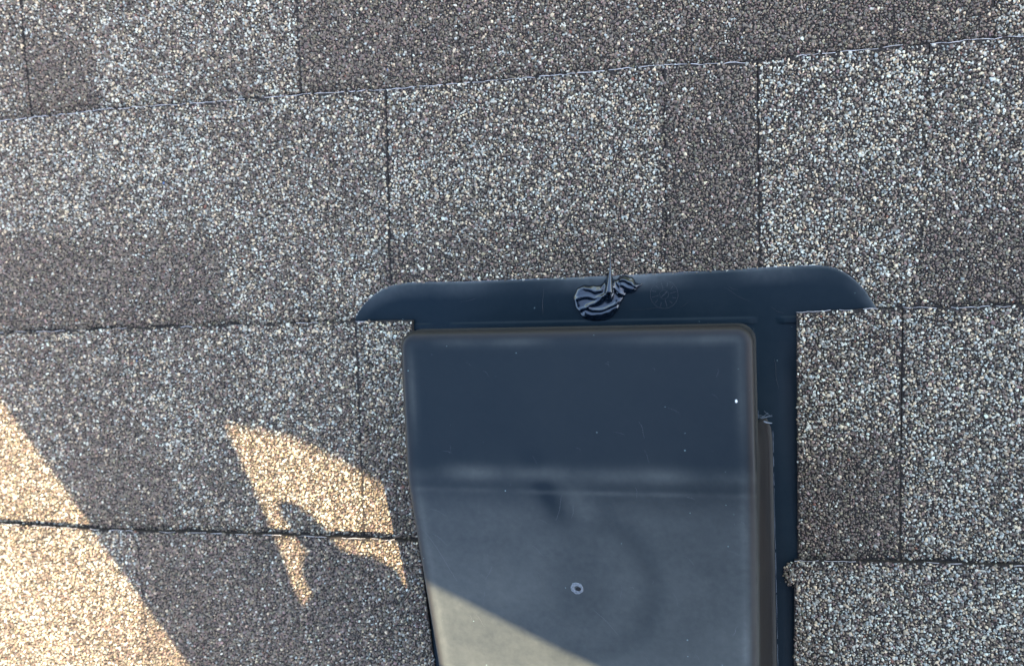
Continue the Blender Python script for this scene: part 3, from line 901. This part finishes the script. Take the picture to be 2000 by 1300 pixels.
# pulled string of sealant, rising off the peak and falling onto the shingle
b = MB(); pts = []; rad = []
for k in range(26):
    t = k / 25
    px, py = 1190 + 2 * t + 2.2 * math.sin(t * 4) * t, 572 - 94 * t
    z = FLZ + 7.5 * (1 - t) ** .8 + .8 + 4 * t * (1 - t)
    p = cam_ray(px, py, z); pts.append(tuple(p)); rad.append(.06 + 2.2 * (1 - t) ** 2.6 + .35 * (1 - t))
b.tube(pts, rad, 12)
o = b.put('pulled_string', m_tar, bl, True)
o.matrix_parent_inverse = Matrix.Identity(4)

# ------------------------------------------------------------------ the photographer, squatting up the slope, behind the camera
def SH(sx, sy, h): return Vector((sx + TX * h, sy + TY * h, h))   # the point at height h whose shadow falls at (sx, sy)
def flesh(name, links, m, parent, voxel=9, smooth=8, blobs=()):
    bm = bmesh.new()
    for p0, r0, p1, r1 in links:
        p0, p1 = Vector(p0), Vector(p1)
        L_ = (p1 - p0).length; n = max(2, int(L_ / (min(r0, r1) * .35)) + 1)
        n = min(n, 26)
        for k in range(n + 1):
            t = k / n
            bmesh.ops.create_icosphere(bm, subdivisions=2, radius=(r0 + (r1 - r0) * t) * MM, matrix=Matrix.Translation(p0.lerp(p1, t) * MM))
    for c, sx, sy, sz, rot in blobs:
        bmesh.ops.create_icosphere(bm, subdivisions=3, radius=MM, matrix=Matrix.Translation(Vector(c) * MM) @ rot @ Matrix.Diagonal((sx, sy, sz, 1)))
    me = bpy.data.meshes.new(name); bm.to_mesh(me); bm.free()
    me.materials.append(m)
    o = bpy.data.objects.new(name, me); C.objects.link(o)
    o.parent = parent
    r = o.modifiers.new('remesh', 'REMESH'); r.mode = 'VOXEL'; r.voxel_size = voxel * MM; r.use_smooth_shade = True
    s = o.modifiers.new('smooth', 'SMOOTH'); s.iterations = smooth; s.factor = .5
    return o
person = empty('person', (0, 0, 0))
tag(person, 'person in grey jacket and jeans squatting on the roof, casting the big shadow', 'person')
hipc = SH(250, -300, 440); chest = SH(-120, 20, 690); neck = SH(-200, 120, 800)
shL = SH(-345, 5, 735); shR = SH(10, 130, 770)
elL = SH(-322, -165, 470); wrL = SH(-199, -350, 270)
elR = SH(325, -45, 520); wrR = SH(380, 60, 390)
hipL = SH(190, -450, 400); knL = SH(-88, -373, 250); anL = Vector((215, -850, 75))
hipR = SH(345, -330, 420); knR = SH(370, -130, 430); anR = Vector((700, -700, 75))
head = SH(-260, 215, 900)
legs = [(hipL, 82, knL, 60), (knL, 60, anL, 46), (hipR, 95, knR, 72), (knR, 66, anR, 48), (hipL, 100, hipR, 100), (hipc, 130, hipc, 130)]
flesh('jeans', legs, m_jeans, person)
jack = [(hipc, 140, chest, 165), (chest, 150, shL, 72), (chest, 150, shR, 78), (shL, 66, elL, 64), (elL, 64, wrL, 51), (shR, 66, elR, 56), (elR, 54, wrR, 40), (neck, 62, neck, 60)]
SHADOW_FILLS = [(SH(-235, -95, 600), 85, SH(-150, -123, 590), 86), (SH(-150, -123, 590), 88, SH(-88, -148, 560), 92), (SH(-88, -148, 560), 92, SH(10, -198, 520), 94), (SH(10, -198, 520), 94, hipc, 110), (SH(-240, -60, 600), 90, elL, 60), (SH(-268, -200, 430), 55, SH(-221, -300, 320), 51), (SH(-228, -112, 590), 84, SH(-185, -118, 590), 86),  # extra jacket volume, added to shape the outline of the cast shadow
         (SH(0, -20, 640), 130, SH(235, -120, 530), 115), (SH(235, -120, 530), 110, hipc, 130)]
flesh('jacket', jack + SHADOW_FILLS, m_jacket, person)
face_dir = (Vector((100, -150, 0)) - head).normalized()
bod = [(neck, 40, shL, 30), (shL, 30, elL, 28), (elL, 28, wrL, 27), (neck, 40, shR, 30), (shR, 30, elR, 28), (elR, 28, wrR, 27), (neck, 52, head, 60), (wrL, 27, wrL + Vector((0, 0, 0)), 27), (wrR, 27, wrR, 27)]
upv = Vector((0, -.2, 1)); side = face_dir.cross(upv).normalized(); upv = side.cross(face_dir).normalized()
rotm = Matrix((side, face_dir, upv)).transposed().to_4x4()
Hd = head + upv * 40
blobs = [(Hd, 74, 96, 108, rotm), (Hd + face_dir * 20 - upv * 48, 56, 66, 56, rotm), (Hd + face_dir * 96 - upv * 10, 12, 17, 22, rotm),
         (Hd + side * 76 - upv * 5, 9, 20, 32, rotm), (Hd - side * 76 - upv * 5, 9, 20, 32, rotm), (Hd + face_dir * 80 - upv * 56, 24, 10, 7, rotm)]
def hand(wr, toward, palm_up, flip):
    f = toward.normalized(); u = (palm_up - f * palm_up.dot(f)).normalized(); s = f.cross(u) * flip
    L_ = [(wr, 25, wr + f * 40 + s * 16, 17), (wr, 25, wr + f * 45 - s * 16, 17), (wr + f * 60 + s * 24, 14, wr + f * 70 - s * 26, 13)]
    for k, (o_, l) in enumerate(((26, 68), (9, 78), (-9, 74), (-27, 58))):
        p = wr + f * 66 + s * o_; q = p + f * l * .45 - u * 8; r = q + f * l * .3 - u * 18; t = r + f * l * .12 - u * 18
        L_ += [(p, 10.5, q, 9.5), (q, 9.5, r, 8.5), (r, 8.5, t, 7.5)]
    p = wr + f * 14 + s * 26; q = p + f * 26 + s * 20 - u * 6; r = q + f * 26 + s * 6 - u * 8
    L_ += [(p, 14, q, 11.5), (q, 11.5, r, 9.5)]
    return L_
# left hand closed over the knee, thumb up
q0, q1, q2 = SH(-178, -366, 262), SH(-138, -352, 258), SH(-112, -325, 268)
bod += [(wrL, 30, q0, 25), (q0, 25, q1, 22), (q1, 20, q2, 20)]
for k in range(4):
    a0 = SH(-112 + k * 3, -325 + k * 2, 276 - k * 17); a1 = SH(-120 + k * 5, -302 - k * 1, 280 - k * 17); a2 = SH(-100 + k * 3, -300 - k * 2, 262 - k * 17)
    bod += [(q1, 12, a0, 11), (a0, 11, a1, 10.5), (a1, 10.5, a2, 9.5)]
t0, t1, t2 = SH(-125, -302, 290), SH(-143, -281, 300), SH(-158, -268, 306)
bod += [(q1, 14, t0, 11), (t0, 12, t1, 11), (t1, 11, t2, 9), (SH(-130, -308, 262), 20, SH(-106, -311, 255), 19)]
bod += hand(wrR, (wrR - elR) + Vector((0, 40, 0)), Vector((.2, .2, 1)), -1)
flesh('body', bod, m_skin, person, 5, 3, blobs)
for s_ in (-1, 1):
    e_ = MB(); c = Hd + face_dir * 86 + side * s_ * 30 + upv * 6
    flesh('eye', [(c, 12, c, 12)], m_white, person, 3, 1)
cap = flesh('cap', [], m_hair, person, 6, 4, [(Hd + upv * 34 - face_dir * 4, 84, 102, 84, rotm), (Hd + face_dir * 112 + upv * 50, 62, 52, 6, rotm)])
for a_, k_ in ((anL, knL), (anR, knR)):
    f = Vector((k_.x - a_.x, k_.y - a_.y, 0)).normalized()
    t_b = a_ + Vector((0, 0, -35))
    flesh('boot', [(a_, 50, t_b, 42), (t_b - f * 35, 36, t_b + f * 60, 38), (t_b + f * 60, 38, t_b + f * 170, 32)], m_boot, person, 6, 4)
